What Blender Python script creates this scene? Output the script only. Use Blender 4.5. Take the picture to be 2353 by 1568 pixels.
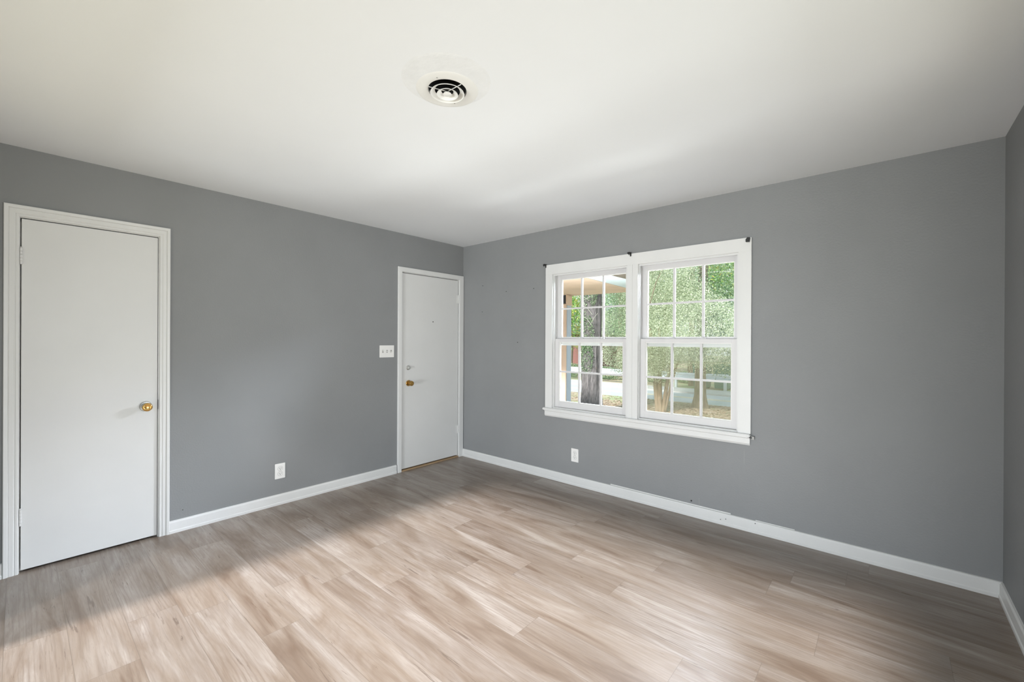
import bpy, bmesh, math, random
import numpy as np
from mathutils import Vector, Matrix
for o in list(bpy.data.objects): bpy.data.objects.remove(o)
S = bpy.context.scene
COL = S.collection
random.seed(7); RNG = np.random.default_rng(7)
PI = math.pi

# ------------------------------------------------------------------ camera
F_PX, CX, CY, CZ = 987.37, 3.7019, -3.3885, 1.3361
YAW, PITCH, ROLL = 2.2869, -0.00099, 0.00491
cd = bpy.data.cameras.new('camera'); cam = bpy.data.objects.new('camera', cd); COL.objects.link(cam)
cd.sensor_width = 36; cd.sensor_fit = 'HORIZONTAL'; cd.lens = 36 * F_PX / 2353; cd.clip_start = 0.05; cd.clip_end = 300
fw = Vector((math.cos(PITCH)*math.cos(YAW), math.cos(PITCH)*math.sin(YAW), math.sin(PITCH)))
rt = fw.cross(Vector((0, 0, 1))).normalized(); up = rt.cross(fw)
r2 = rt*math.cos(ROLL) + up*math.sin(ROLL); u2 = -rt*math.sin(ROLL) + up*math.cos(ROLL)
cam.matrix_world = Matrix(((r2.x, u2.x, -fw.x, CX), (r2.y, u2.y, -fw.y, CY), (r2.z, u2.z, -fw.z, CZ), (0, 0, 0, 1)))
S.camera = cam

# ------------------------------------------------------------------ sky, sun, added fill lamps, exposure
S.view_settings.view_transform = 'Standard'; S.view_settings.look = 'None'
S.view_settings.gamma = 1; S.view_settings.use_curve_mapping = False
S.view_settings.exposure = 0.05
w = bpy.data.worlds.new('sky'); S.world = w; w.use_nodes = True
nt = w.node_tree; nt.nodes.clear()
tc = nt.nodes.new('ShaderNodeTexCoord'); sp = nt.nodes.new('ShaderNodeSeparateXYZ')
rp = nt.nodes.new('ShaderNodeValToRGB'); bg = nt.nodes.new('ShaderNodeBackground'); ow = nt.nodes.new('ShaderNodeOutputWorld')
rp.color_ramp.elements[0].position = 0.0; rp.color_ramp.elements[0].color = (0.86, 0.93, 0.95, 1)
rp.color_ramp.elements[1].position = 0.7; rp.color_ramp.elements[1].color = (0.60, 0.76, 0.92, 1)
nt.links.new(tc.outputs['Generated'], sp.inputs[0]); nt.links.new(sp.outputs['Z'], rp.inputs[0])
nt.links.new(rp.outputs[0], bg.inputs[0]); bg.inputs[1].default_value = 1.45
nt.links.new(bg.outputs[0], ow.inputs[0])

def light(name, kind, loc, aim, energy, color, **kw):
    d = bpy.data.lights.new(name, kind); o = bpy.data.objects.new(name, d); COL.objects.link(o)
    o.location = loc
    o.rotation_euler = (Vector(aim) - Vector(loc)).to_track_quat('-Z', 'Y').to_euler()
    d.energy = energy; d.color = color
    for k, v in kw.items(): setattr(d, k, v)
    return o
SUN_DIR = Vector((0.05, 1.0, -0.60))
light('sun', 'SUN', (2, -12, 8), Vector((2, -12, 8)) + SUN_DIR, 7.6, (1.0, 0.975, 0.965), angle=math.radians(6))
# added fill lamps shining in through the wide opening behind the camera
light('opening_daylight', 'AREA', (2.9, -5.2, .55), (2.3, -.2, 2.0), 4, (0.90, 0.95, 1.0), shape='RECTANGLE', size=2.0, size_y=1.2)
light('yard_daylight', 'AREA', (2.9, -9.2, .45), (2.0, 0, 1.6), 330, (0.90, 0.95, 1.0), shape='RECTANGLE', size=2.5, size_y=1.2)
# added lamp high behind the house for a second floor shadow edge
light('yard_light', 'AREA', (2.35, -7.3, 4.3), (1.0, -2.5, 0), 120, (1.0, 0.95, 0.90), shape='DISK', size=.30)
# added fill lamps shining through a gap made for them in the right wall
light('side_daylight', 'AREA', (5.4, -2.1, .75), (0.3, -1.3, 1.9), 16, (0.90, 0.95, 1.0), shape='RECTANGLE', size=1.8, size_y=1.2)
light('side_yard_daylight', 'AREA', (7.6, -2.2, .75), (0.3, -1.5, 1.7), 75, (0.90, 0.95, 1.0), shape='RECTANGLE', size=1.8, size_y=1.2)
# added lamps outside the window: sky fill, floor sheen panel, ceiling fill
light('window_daylight', 'AREA', (2.8, 1.35, 2.62), (0.5, -2.3, 0.5), 250, (0.84, 0.88, 1.0), shape='RECTANGLE', size=1.6, size_y=0.7, spread=math.radians(95))
light('window_skylight', 'AREA', (2.0, 2.5, 3.5), (1.6, -2.2, 0.1), 65, (0.86, 0.88, 1.0), shape='RECTANGLE', size=3.2, size_y=1.4, spread=math.radians(100))
light('porch_bounce', 'AREA', (2.2, 1.6, -.1), (2.0, -1.2, 2.4), 60, (1.0, 0.99, 0.98), shape='RECTANGLE', size=2.4, size_y=0.8, spread=math.radians(100))

# ------------------------------------------------------------------ materials
def mat(name, base, rough=0.6, metal=0.0, var=0.0, scale=8.0, bump=0.0, bscale=60.0, spec=0.5, coords='Object', stretch=None):
    m = bpy.data.materials.new(name); m.use_nodes = True; n = m.node_tree; b = n.nodes['Principled BSDF']
    b.inputs['Roughness'].default_value = rough; b.inputs['Metallic'].default_value = metal
    b.inputs['Specular IOR Level'].default_value = spec
    t = n.nodes.new('ShaderNodeTexCoord'); src = t.outputs[coords]
    if stretch:
        mp = n.nodes.new('ShaderNodeMapping'); mp.inputs['Scale'].default_value = stretch
        n.links.new(src, mp.inputs[0]); src = mp.outputs[0]
    no = n.nodes.new('ShaderNodeTexNoise'); no.inputs['Scale'].default_value = scale; no.inputs['Detail'].default_value = 5
    n.links.new(src, no.inputs['Vector'])
    r = n.nodes.new('ShaderNodeValToRGB'); r.color_ramp.elements[0].position = .3; r.color_ramp.elements[1].position = .7
    r.color_ramp.elements[0].color = tuple(c*(1-var) for c in base) + (1,)
    r.color_ramp.elements[1].color = tuple(min(1, c*(1+var)) for c in base) + (1,)
    n.links.new(no.outputs[0], r.inputs[0]); n.links.new(r.outputs[0], b.inputs['Base Color'])
    if bump:
        nb = n.nodes.new('ShaderNodeTexNoise'); nb.inputs['Scale'].default_value = bscale; nb.inputs['Detail'].default_value = 4
        n.links.new(src, nb.inputs['Vector'])
        bp = n.nodes.new('ShaderNodeBump'); bp.inputs['Strength'].default_value = bump; bp.inputs['Distance'].default_value = .01
        n.links.new(nb.outputs[0], bp.inputs['Height']); n.links.new(bp.outputs[0], b.inputs['Normal'])
    return m
M_WALL = mat('grey_wall_paint', (0.262, 0.268, 0.272), 0.55, var=.03, scale=2.2, bump=.12, bscale=90, spec=.35)
M_CEIL = mat('ceiling_paint', (0.82, 0.84, 0.865), 0.75, var=.012, scale=1.5, bump=.10, bscale=14, spec=.2)
M_TRIM = mat('white_trim_paint', (0.75, 0.75, 0.74), 0.35, var=.02, scale=5, bump=.06, bscale=25, stretch=(1, 1, .2))
M_DOOR = mat('white_door_paint', (0.73, 0.73, 0.72), 0.42, var=.02, scale=3, bump=.05, bscale=18)
M_PLATE = mat('white_plastic', (0.86, 0.85, 0.83), 0.3)
M_SLOT = mat('dark_slot', (0.06, 0.06, 0.055), 0.6)
M_GREYP = mat('grey_plastic', (0.36, 0.355, 0.34), 0.4)
M_BRASS = mat('polished_brass', (0.80, 0.50, 0.17), 0.2, 1.0)
M_OLDBRASS = mat('tarnished_brass', (0.55, 0.33, 0.10), 0.28, 1.0, var=.35, scale=40)
M_STEEL = mat('brushed_steel', (0.62, 0.62, 0.60), 0.3, 1.0)
M_BLACK = mat('black_metal', (0.012, 0.012, 0.012), 0.45)
M_VENT = mat('white_vent_enamel', (0.82, 0.82, 0.80), 0.4, var=.02)
M_PATCH = mat('patched_ceiling_plaster', (0.80, 0.815, 0.83), 0.75, var=.035, scale=14, bump=.3, bscale=20)
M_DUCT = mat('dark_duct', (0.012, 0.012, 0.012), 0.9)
M_OAK = mat('oak_threshold', (0.42, 0.29, 0.17), 0.45, var=.2, scale=30, stretch=(8, 1, 8))
M_SASH = mat('white_sash_paint', (0.70, 0.69, 0.69), 0.38, var=.01)
M_POST_COOL = mat('pale_blue_post_paint', (0.40, 0.46, 0.53), 0.5, var=.04)  # cool light on the post's open side, put into the colour
M_PEACH = mat('peach_porch_paint', (0.76, 0.58, 0.46), 0.6, var=.10, scale=3)
M_POST_WARM = mat('tan_peach_board_paint', (0.66, 0.48, 0.36), 0.6, var=.08, scale=3)  # warm light on the post's house side, put into the colour
M_CYAN = mat('pale_blue_soffit_paint', (0.74, 0.88, 0.98), 0.6, var=.03)
M_BROWN = mat('brown_gutter', (0.10, 0.08, 0.06), 0.5)
M_BARK = mat('grey_bark', (0.13, 0.118, 0.118), 0.9, var=.6, scale=16, bump=1.0, bscale=12, stretch=(3.2, 3.2, .5))
M_BARK2 = mat('brown_bark', (0.24, 0.19, 0.14), 0.9, var=.35, scale=14, bump=.7, bscale=20, stretch=(2, 2, .4))
M_BARK3 = mat('tan_smooth_bark', (0.30, 0.215, 0.145), 0.8, var=.3, scale=10, bump=.3, bscale=12, stretch=(2, 2, .5))
M_TWIG = mat('pale_twigs', (0.45, 0.46, 0.38), 0.8)
M_ASPH = mat('pale_asphalt', (0.50, 0.54, 0.56), 0.8, var=.06, scale=3)
M_CONC = mat('concrete', (0.52, 0.51, 0.49), 0.8, var=.06, scale=4)
M_YEL = mat('yellow_road_paint', (0.75, 0.62, 0.35), 0.7)
M_GALV = mat('galvanised_steel', (0.60, 0.66, 0.70), 0.45, 0.2)
M_BRICK_FAR = mat('red_brick', (0.22, 0.10, 0.085), 0.85, var=.15, scale=30)
M_SIDING = mat('pale_siding', (0.52, 0.58, 0.64), 0.7, var=.05)
M_ROOF = mat('grey_shingle', (0.22, 0.23, 0.25), 0.9, var=.2, scale=20)
M_DARKGLASS = mat('dark_window_glass', (0.03, 0.04, 0.05), 0.15)
M_CAR = mat('silver_blue_car_paint', (0.50, 0.60, 0.66), 0.25)
M_TYRE = mat('tyre_rubber', (0.02, 0.02, 0.02), 0.8)
M_BIN = mat('green_bin_plastic', (0.06, 0.20, 0.15), 0.5)
M_WOODPOLE = mat('weathered_pole', (0.20, 0.15, 0.10), 0.9, var=.2)

def ramp2(m, fac, stops):
    r = m.node_tree.nodes.new('ShaderNodeValToRGB'); e = r.color_ramp.elements
    while len(e) < len(stops): e.new(.5)
    for q, (p, c) in zip(e, stops): q.position = p; q.color = tuple(c) + (1,)
    m.node_tree.links.new(fac, r.inputs[0]); return r.outputs[0]
def leafmat(name, cols, trans=.35):
    m = bpy.data.materials.new(name); m.use_nodes = True; n = m.node_tree; b = n.nodes['Principled BSDF']
    g = n.nodes.new('ShaderNodeNewGeometry')
    c = ramp2(m, g.outputs['Random Per Island'], [(i/(len(cols)-1), q) for i, q in enumerate(cols)])
    n.links.new(c, b.inputs['Base Color']); b.inputs['Roughness'].default_value = .5
    tr = n.nodes.new('ShaderNodeBsdfTranslucent'); n.links.new(c, tr.inputs[0])
    mx = n.nodes.new('ShaderNodeMixShader'); mx.inputs[0].default_value = trans
    n.links.new(b.outputs[0], mx.inputs[1]); n.links.new(tr.outputs[0], mx.inputs[2])
    n.links.new(mx.outputs[0], n.nodes['Material Output'].inputs[0]); return m
L_PALE = leafmat('pale_green_leaves', [(.30, .35, .22), (.46, .53, .35), (.62, .68, .49), (.82, .87, .70)])
L_DARK = leafmat('dark_green_leaves', [(.08, .16, .08), (.17, .27, .14), (.28, .40, .22), (.46, .56, .34)])
L_BRIGHT = leafmat('bright_green_leaves', [(.12, .30, .07), (.25, .50, .12), (.42, .66, .18), (.75, .45, .12)])
L_MID = leafmat('mid_green_leaves', [(.16, .28, .16), (.26, .42, .22), (.40, .56, .31), (.58, .72, .46)])
L_FALLEN = leafmat('fallen_leaves', [(.30, .20, .12), (.42, .30, .20), (.55, .42, .30), (.62, .52, .42)], .1)

# glass: clear pane that lets light through and mirrors a little
M_GLASS = bpy.data.materials.new('window_glass'); M_GLASS.use_nodes = True
n = M_GLASS.node_tree; n.nodes.clear()
o_ = n.nodes.new('ShaderNodeOutputMaterial'); t_ = n.nodes.new('ShaderNodeBsdfTransparent'); g_ = n.nodes.new('ShaderNodeBsdfGlossy')
f_ = n.nodes.new('ShaderNodeFresnel'); x_ = n.nodes.new('ShaderNodeMixShader')
t_.inputs[0].default_value = (.97, .985, .975, 1); g_.inputs['Roughness'].default_value = .02; f_.inputs[0].default_value = 1.45
n.links.new(f_.outputs[0], x_.inputs[0]); n.links.new(t_.outputs[0], x_.inputs[1]); n.links.new(g_.outputs[0], x_.inputs[2]); n.links.new(x_.outputs[0], o_.inputs[0])
# insect screen: a fine grey weave, mostly holes
M_SCREEN = bpy.data.materials.new('insect_screen'); M_SCREEN.use_nodes = True
n = M_SCREEN.node_tree; n.nodes.clear()
o_ = n.nodes.new('ShaderNodeOutputMaterial'); t_ = n.nodes.new('ShaderNodeBsdfTransparent'); d_ = n.nodes.new('ShaderNodeBsdfDiffuse'); x_ = n.nodes.new('ShaderNodeMixShader')
d_.inputs[0].default_value = (.20, .20, .13, 1); x_.inputs[0].default_value = .26
n.links.new(t_.outputs[0], x_.inputs[1]); n.links.new(d_.outputs[0], x_.inputs[2]); n.links.new(x_.outputs[0], o_.inputs[0])

# vinyl plank floor
def floor_material():
    m = bpy.data.materials.new('wood_look_planks'); m.use_nodes = True; n = m.node_tree; N = n.nodes; Lk = n.links; b = N['Principled BSDF']
    def math_(op, a, bb=None):
        q = N.new('ShaderNodeMath'); q.operation = op
        for i, s in enumerate((a, bb)):
            if s is None: continue
            if isinstance(s, (int, float)): q.inputs[i].default_value = s
            else: Lk.new(s, q.inputs[i])
        return q.outputs[0]
    ua = N.new('ShaderNodeUVMap'); ua.uv_map = 'grain'
    ub = N.new('ShaderNodeUVMap'); ub.uv_map = 'edge_a'
    uc = N.new('ShaderNodeUVMap'); uc.uv_map = 'edge_b'
    at = N.new('ShaderNodeAttribute'); at.attribute_name = 'plank'
    def noise(scale, sx, sy, detail=6, dist=0.0, rough=.6):
        mp = N.new('ShaderNodeMapping'); mp.inputs['Scale'].default_value = (sx, sy, 1); Lk.new(ua.outputs[0], mp.inputs[0])
        q = N.new('ShaderNodeTexNoise'); q.inputs['Scale'].default_value = scale; q.inputs['Detail'].default_value = detail
        q.inputs['Distortion'].default_value = dist; q.inputs['Roughness'].default_value = rough
        Lk.new(mp.outputs[0], q.inputs['Vector']); return q.outputs[0]
    broad = noise(1.0, 1.1, 7.0, 4, 1.2)
    fine = noise(1.0, 3.2, 62.0, 8, .9, .72)
    patch = noise(1.0, .8, 3.5, 3, .5)
    knots = noise(1.0, 2.2, 16.0, 8, 2.2, .65)
    streak = noise(1.0, 2.6, 46.0, 8, 1.4, .65)
    # cathedral grain: rings of a warped distance field
    mp = N.new('ShaderNodeMapping'); mp.inputs['Scale'].default_value = (1.5, 17.0, 1); Lk.new(ua.outputs[0], mp.inputs[0])
    wv = N.new('ShaderNodeTexWave'); wv.wave_type = 'BANDS'; wv.bands_direction = 'Y'; wv.inputs['Scale'].default_value = 1.1
    wv.inputs['Distortion'].default_value = 9.0; wv.inputs['Detail'].default_value = 4; wv.inputs['Detail Scale'].default_value = .9
    Lk.new(mp.outputs[0], wv.inputs['Vector'])
    base = ramp2(m, broad, [(.30, (.165, .115, .082)), (.43, (.245, .192, .150)), (.57, (.305, .256, .217)), (.70, (.385, .340, .303))])
    def mixc(fac, a, col, mode='MIX'):
        q = N.new('ShaderNodeMix'); q.data_type = 'RGBA'; q.blend_type = mode
        if isinstance(fac, (int, float)): q.inputs[0].default_value = fac
        else: Lk.new(fac, q.inputs[0])
        Lk.new(a, q.inputs[6])
        if isinstance(col, tuple): q.inputs[7].default_value = col + (1,)
        else: Lk.new(col, q.inputs[7])
        return q.outputs[2]
    def mask(src, lo, hi, amt):
        q = N.new('ShaderNodeMapRange'); q.inputs[1].default_value = lo; q.inputs[2].default_value = hi; q.inputs[4].default_value = amt
        Lk.new(src, q.inputs[0]); return q.outputs[0]
    c = mixc(mask(fine, .44, .66, .44), base, (.150, .108, .080))
    c = mixc(math_('MULTIPLY', mask(wv.outputs['Fac'], .66, .98, .42), mask(patch, .45, .60, 1.0)), c, (.18, .132, .10))
    c = mixc(mask(streak, .62, .66, .72), c, (.125, .09, .068))
    c = mixc(mask(knots, .68, .71, .6), c, (.085, .058, .042))
    tone = ramp2(m, at.outputs['Fac'], [(0, (.90, .88, .87)), (.5, (.98, .975, .97)), (1, (1.08, 1.08, 1.08))])
    c = mixc(1.0, c, tone, 'MULTIPLY')
    sa = N.new('ShaderNodeSeparateXYZ'); Lk.new(ub.outputs[0], sa.inputs[0])
    sb = N.new('ShaderNodeSeparateXYZ'); Lk.new(uc.outputs[0], sb.inputs[0])
    de = math_('MINIMUM', sa.outputs[0], sb.outputs[0]); dl = math_('MINIMUM', sa.outputs[1], sb.outputs[1])
    d = math_('MINIMUM', de, dl)
    c = mixc(math_('MULTIPLY', math_('LESS_THAN', d, .0011), .62), c, (.14, .11, .085))
    Lk.new(c, b.inputs['Base Color'])
    b.inputs['Roughness'].default_value = .36; b.inputs['Specular IOR Level'].default_value = .75
    rr = mask(fine, .3, .7, .12); Lk.new(math_('ADD', rr, .26), b.inputs['Roughness'])
    bp = N.new('ShaderNodeBump'); bp.inputs['Strength'].default_value = .10; bp.inputs['Distance'].default_value = .003
    Lk.new(fine, bp.inputs['Height']); Lk.new(bp.outputs[0], b.inputs['Normal'])
    return m
M_FLOOR = floor_material()
# lawn with patches of bare soil
M_LAWN = bpy.data.materials.new('dry_lawn'); M_LAWN.use_nodes = True
n = M_LAWN.node_tree; tcn = n.nodes.new('ShaderNodeTexCoord'); q = n.nodes.new('ShaderNodeTexNoise'); q.inputs['Scale'].default_value = 1.1; q.inputs['Detail'].default_value = 9
n.links.new(tcn.outputs['Object'], q.inputs['Vector'])
cc = ramp2(M_LAWN, q.outputs[0], [(.35, (.44, .33, .24)), (.5, (.48, .41, .27)), (.66, (.36, .42, .22))])
n.links.new(cc, n.nodes['Principled BSDF'].inputs['Base Color']); n.nodes['Principled BSDF'].inputs['Roughness'].default_value = .95

# ------------------------------------------------------------------ mesh helpers
def link(name, me, m, parent=None, smooth=False):
    if m: me.materials.append(m)
    o = bpy.data.objects.new(name, me); COL.objects.link(o)
    if parent: o.parent = parent
    if smooth:
        for p in me.polygons: p.use_smooth = True
    return o
class MB:
    def __init__(s): s.bm = bmesh.new()
    def box(s, x0, x1, y0, y1, z0, z1, bev=0):
        r = bmesh.ops.create_cube(s.bm, size=1); vs = r['verts']
        for v in vs: v.co = Vector(((x0+x1)/2 + v.co.x*(x1-x0), (y0+y1)/2 + v.co.y*(y1-y0), (z0+z1)/2 + v.co.z*(z1-z0)))
        if bev:
            es = list({e for v in vs for e in v.link_edges})
            bmesh.ops.bevel(s.bm, geom=es, offset=bev, segments=2, affect='EDGES')
        return s
    def lathe(s, origin, axis, prof, seg=32, sy=1.0):
        """prof: list of (distance along axis, radius)"""
        a = Vector(axis).normalized(); t = Vector((0, 0, 1)) if abs(a.z) < .9 else Vector((1, 0, 0))
        u = a.cross(t).normalized(); v = a.cross(u); o = Vector(origin); rings = []
        for d, r in prof:
            if r <= 1e-6: rings.append([s.bm.verts.new(o + a*d)])
            else: rings.append([s.bm.verts.new(o + a*d + u*r*math.cos(2*PI*k/seg) + v*r*sy*math.sin(2*PI*k/seg)) for k in range(seg)])
        for A, B in zip(rings, rings[1:]):
            for k in range(seg):
                k2 = (k+1) % seg
                if len(A) == 1 and len(B) == 1: continue
                if len(A) == 1: s.bm.faces.new((A[0], B[k], B[k2]))
                elif len(B) == 1: s.bm.faces.new((A[k], B[0], A[k2]))
                else: s.bm.faces.new((A[k], B[k], B[k2], A[k2]))
        return s
    def tube(s, pts, rad, seg=8):
        pts = [Vector(p) for p in pts]; rings = []
        for i, p in enumerate(pts):
            d = (pts[min(i+1, len(pts)-1)] - pts[max(i-1, 0)]).normalized()
            t = Vector((0, 0, 1)) if abs(d.z) < .9 else Vector((1, 0, 0)); u = d.cross(t).normalized(); v = d.cross(u)
            r = rad[i] if isinstance(rad, (list, tuple)) else rad
            rings.append([s.bm.verts.new(p + u*r*math.cos(2*PI*k/seg) + v*r*math.sin(2*PI*k/seg)) for k in range(seg)])
        for A, B in zip(rings, rings[1:]):
            for k in range(seg): s.bm.faces.new((A[k], B[k], B[(k+1) % seg], A[(k+1) % seg]))
        s.bm.faces.new(rings[0]); s.bm.faces.new(rings[-1]); return s
    def prism(s, poly, fn, t0, t1):
        """poly: 2D outline; fn(a,b,t) -> 3D"""
        A = [s.bm.verts.new(fn(a, b, t0)) for a, b in poly]; B = [s.bm.verts.new(fn(a, b, t1)) for a, b in poly]
        s.bm.faces.new(A); s.bm.faces.new(B[::-1])
        for i in range(len(poly)): s.bm.faces.new((A[i], B[i], B[(i+1) % len(poly)], A[(i+1) % len(poly)]))
        return s
    def build(s, name, m, parent=None, smooth=False):
        bmesh.ops.recalc_face_normals(s.bm, faces=s.bm.faces)
        me = bpy.data.meshes.new(name); s.bm.to_mesh(me); s.bm.free()
        o = link(name, me, m, parent)
        if smooth:
            for p in me.polygons: p.use_smooth = True
            try: me.set_sharp_from_angle(angle=math.radians(35))
            except Exception: pass
        return o
def empty(name, loc=(0, 0, 0)):
    o = bpy.data.objects.new(name, None); COL.objects.link(o); o.location = loc; o.empty_display_size = .05; return o
def tag(o, label=None, cat=None, group=None, kind=None):
    for k, v in (('label', label), ('category', cat), ('group', group), ('kind', kind)):
        if v: o[k] = v
    return o
def st(o, label=None): return tag(o, label, kind='structure')
def dup(root, loc, label):
    c = root.copy(); COL.objects.link(c); c.location = loc; c['label'] = label
    for ch in list(root.children):
        d = ch.copy(); COL.objects.link(d); d.parent = c
        for g in list(ch.children):
            e = g.copy(); COL.objects.link(e); e.parent = d
    return c

# ------------------------------------------------------------------ room shell
LX, H, YF = 4.1696, 2.418, -3.95          # right wall, ceiling, front wall (behind the camera)
T = .15
# floor planks: rows run along x
def build_floor():
    Wp = .1885; y_ref = -.788
    rows = []
    k0 = int(math.ceil((0 - y_ref)/Wp)) ; y = y_ref + k0*Wp
    joints = {}                            # plank end joints seen in the photo, by row
    for jx, jy in [(2.607, -1.25), (3.477, -1.05), (3.062, -1.62), (3.318, -1.43), (3.911, -.875), (3.307, -.44), (3.54, -.30),
                   (1.02, -3.0), (1.36, -3.16), (1.60, -2.5), (1.22, -2.35), (2.02, -2.42), (1.66, -2.1), (2.03, -1.98), (2.44, -1.8), (1.72, -1.68), (2.59, -.86), (1.05, -1.85)]:
        joints.setdefault(int(math.floor((y_ref - jy)/Wp)), jx)
    verts = []; faces = []; ga = []; ea = []; eb = []; pr = []
    r = -6
    while True:
        yt = y_ref - r*Wp; yb = yt - Wp
        if yb > 0: r += 1; continue
        if yt < YF - .05: break
        yt_, yb_ = min(yt, .02), yb
        j = joints.get(r, random.uniform(.2, 1.4)); Lp = 1.22
        x = j - Lp*math.ceil((j + .05)/Lp)
        while x < LX + .05:
            x1 = x + Lp; a, bb = max(x, -.06), min(x1, LX + .05)
            if bb > a:
                ou, ov, rnd = random.uniform(0, 90), random.uniform(0, 90), random.random()
                i = len(verts); verts += [(a, yb_, 0), (bb, yb_, 0), (bb, yt_, 0), (a, yt_, 0)]; faces.append((i, i+1, i+2, i+3))
                for (px, py) in ((a, yb_), (bb, yb_), (bb, yt_), (a, yt_)):
                    ga.append((ou + px, ov + py)); ea.append((px - x, py - yb)); eb.append((x1 - px, yt - py)); pr.append(rnd)
            x = x1
        r += 1
    me = bpy.data.meshes.new('floor'); me.from_pydata(verts, [], faces)
    for nm, dat in (('grain', ga), ('edge_a', ea), ('edge_b', eb)):
        l = me.uv_layers.new(name=nm)
        for i, uv in enumerate(dat): l.data[i].uv = uv
    at = me.attributes.new('plank', 'FLOAT', 'CORNER')
    for i, v in enumerate(pr): at.data[i].value = v
    return link('floor', me, M_FLOOR)
st(build_floor(), 'light greige wood-look plank floor')
b = MB(); b.box(-T, LX+T, YF-T, T, -.62, -.1001); b.box(-.069, LX+.01, YF-T, .01, -.11, -.006); st(b.build('floor_slab', M_CONC))
VX, VY, VR, VS = 2.267, -2.173, .0815, .11
b = MB(); b.box(-T, LX+T, YF-T, VY-VS, H, H+.25); b.box(-T, LX+T, VY+VS, T, H, H+.25); b.box(-T, VX-VS, VY-VS, VY+VS, H, H+.25); b.box(VX+VS, LX+T, VY-VS, VY+VS, H, H+.25)
ci, sq = [], []
for k in range(48):
    a = 2*PI*k/48; c_, s_ = math.cos(a), math.sin(a); q_ = VS/max(abs(c_), abs(s_))
    ci.append([b.bm.verts.new((VX+VR*c_, VY+VR*s_, z)) for z in (H, H+.25)]); sq.append([b.bm.verts.new((VX+q_*c_, VY+q_*s_, z)) for z in (H, H+.25)])
for k in range(48):
    k2 = (k+1) % 48
    b.bm.faces.new((ci[k][0], ci[k2][0], sq[k2][0], sq[k][0])); b.bm.faces.new((ci[k][1], ci[k2][1], sq[k2][1], sq[k][1])); b.bm.faces.new((ci[k][0], ci[k][1], ci[k2][1], ci[k2][0]))
ceil = b.build('ceiling', M_CEIL); st(ceil, 'smooth off-white ceiling')

D1 = (-3.385, -2.763); D2 = (-.842, -.075); DT = 2.028     # door openings (jamb to jamb) and their top
b = MB()
for y0, y1, z0, z1 in ((YF-T, D1[0], 0, H), (D1[0], D1[1], DT, H), (D1[1], D2[0], 0, H), (D2[0], D2[1], DT, H), (D2[1], 0, 0, H)):
    b.box(-.07, 0, y0, y1, z0, z1)
b.box(-T, -.07, YF-T, T, -.1, H)
st(b.build('wall_left', M_WALL), 'grey wall with the two white doors')
WX0, WX1, WZ0, WZ1 = 1.262, 2.918, .672, 1.985              # window opening
b = MB()
for x0, x1, z0, z1 in ((0, WX0, -.1, H), (WX1, LX+T, -.1, H), (WX0, WX1, -.1, WZ0), (WX0, WX1, WZ1, H)): b.box(x0, x1, 0, T, z0, z1)
st(b.build('wall_back', M_WALL), 'grey wall with the double window')
b = MB(); b.box(LX, LX+T, -1.15, 0, -.1, H); b.box(LX, LX+T, YF-T, -3.0, -.1, H); b.box(LX, LX+T, -3.0, -1.15, 2.05, H); st(b.build('wall_right', M_WALL), 'grey wall at the right edge')  # gap in this wall is made up, to let the side lamps in
OX0, OX1, OZ = .80, 3.55, 2.05                               # wide opening behind the camera
b = MB()
for x0, x1, z0, z1 in ((0, OX0, -.1, H), (OX1, LX, -.1, H), (OX0, OX1, OZ, H)): b.box(x0, x1, YF-T, YF, z0, z1)
st(b.build('wall_front', M_WALL))

# baseboards
BH = .084
def base_prof(): return [(0, 0), (.018, 0), (.018, .016), (.0135, .022), (.013, BH-.012), (.008, BH-.002), (0, BH)]
b = MB(); b.prism(base_prof(), lambda a, z, t: Vector((a, t, z)), D1[1]+.056, D2[0]-.056)
b.prism(base_prof(), lambda a, z, t: Vector((a, t, z)), YF, D1[0]-.06)
st(b.build('baseboard_left', M_TRIM), 'white baseboard between the doors')
b = MB(); b.prism(base_prof(), lambda a, z, t: Vector((t, -a, z)), 0.0, LX-.001)
st(b.build('baseboard_back', M_TRIM), 'white baseboard under the window wall')
b = MB(); b.prism(base_prof(), lambda a, z, t: Vector((LX-a, t, z)), -1.15, -.014)
st(b.build('baseboard_right', M_TRIM), 'short white baseboard at the right edge')
# thin bead of old caulk along the top of the back baseboard, cracked open in two stretches
b = MB(); b.box(1.9, 2.86, -.0045, -.0005, BH+.002, BH+.010); b.box(3.02, 3.25, -.004, -.0005, BH+.001, BH+.006)
st(b.build('trim_2', M_TRIM), 'cracked bead of white caulk above the baseboard')

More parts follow.
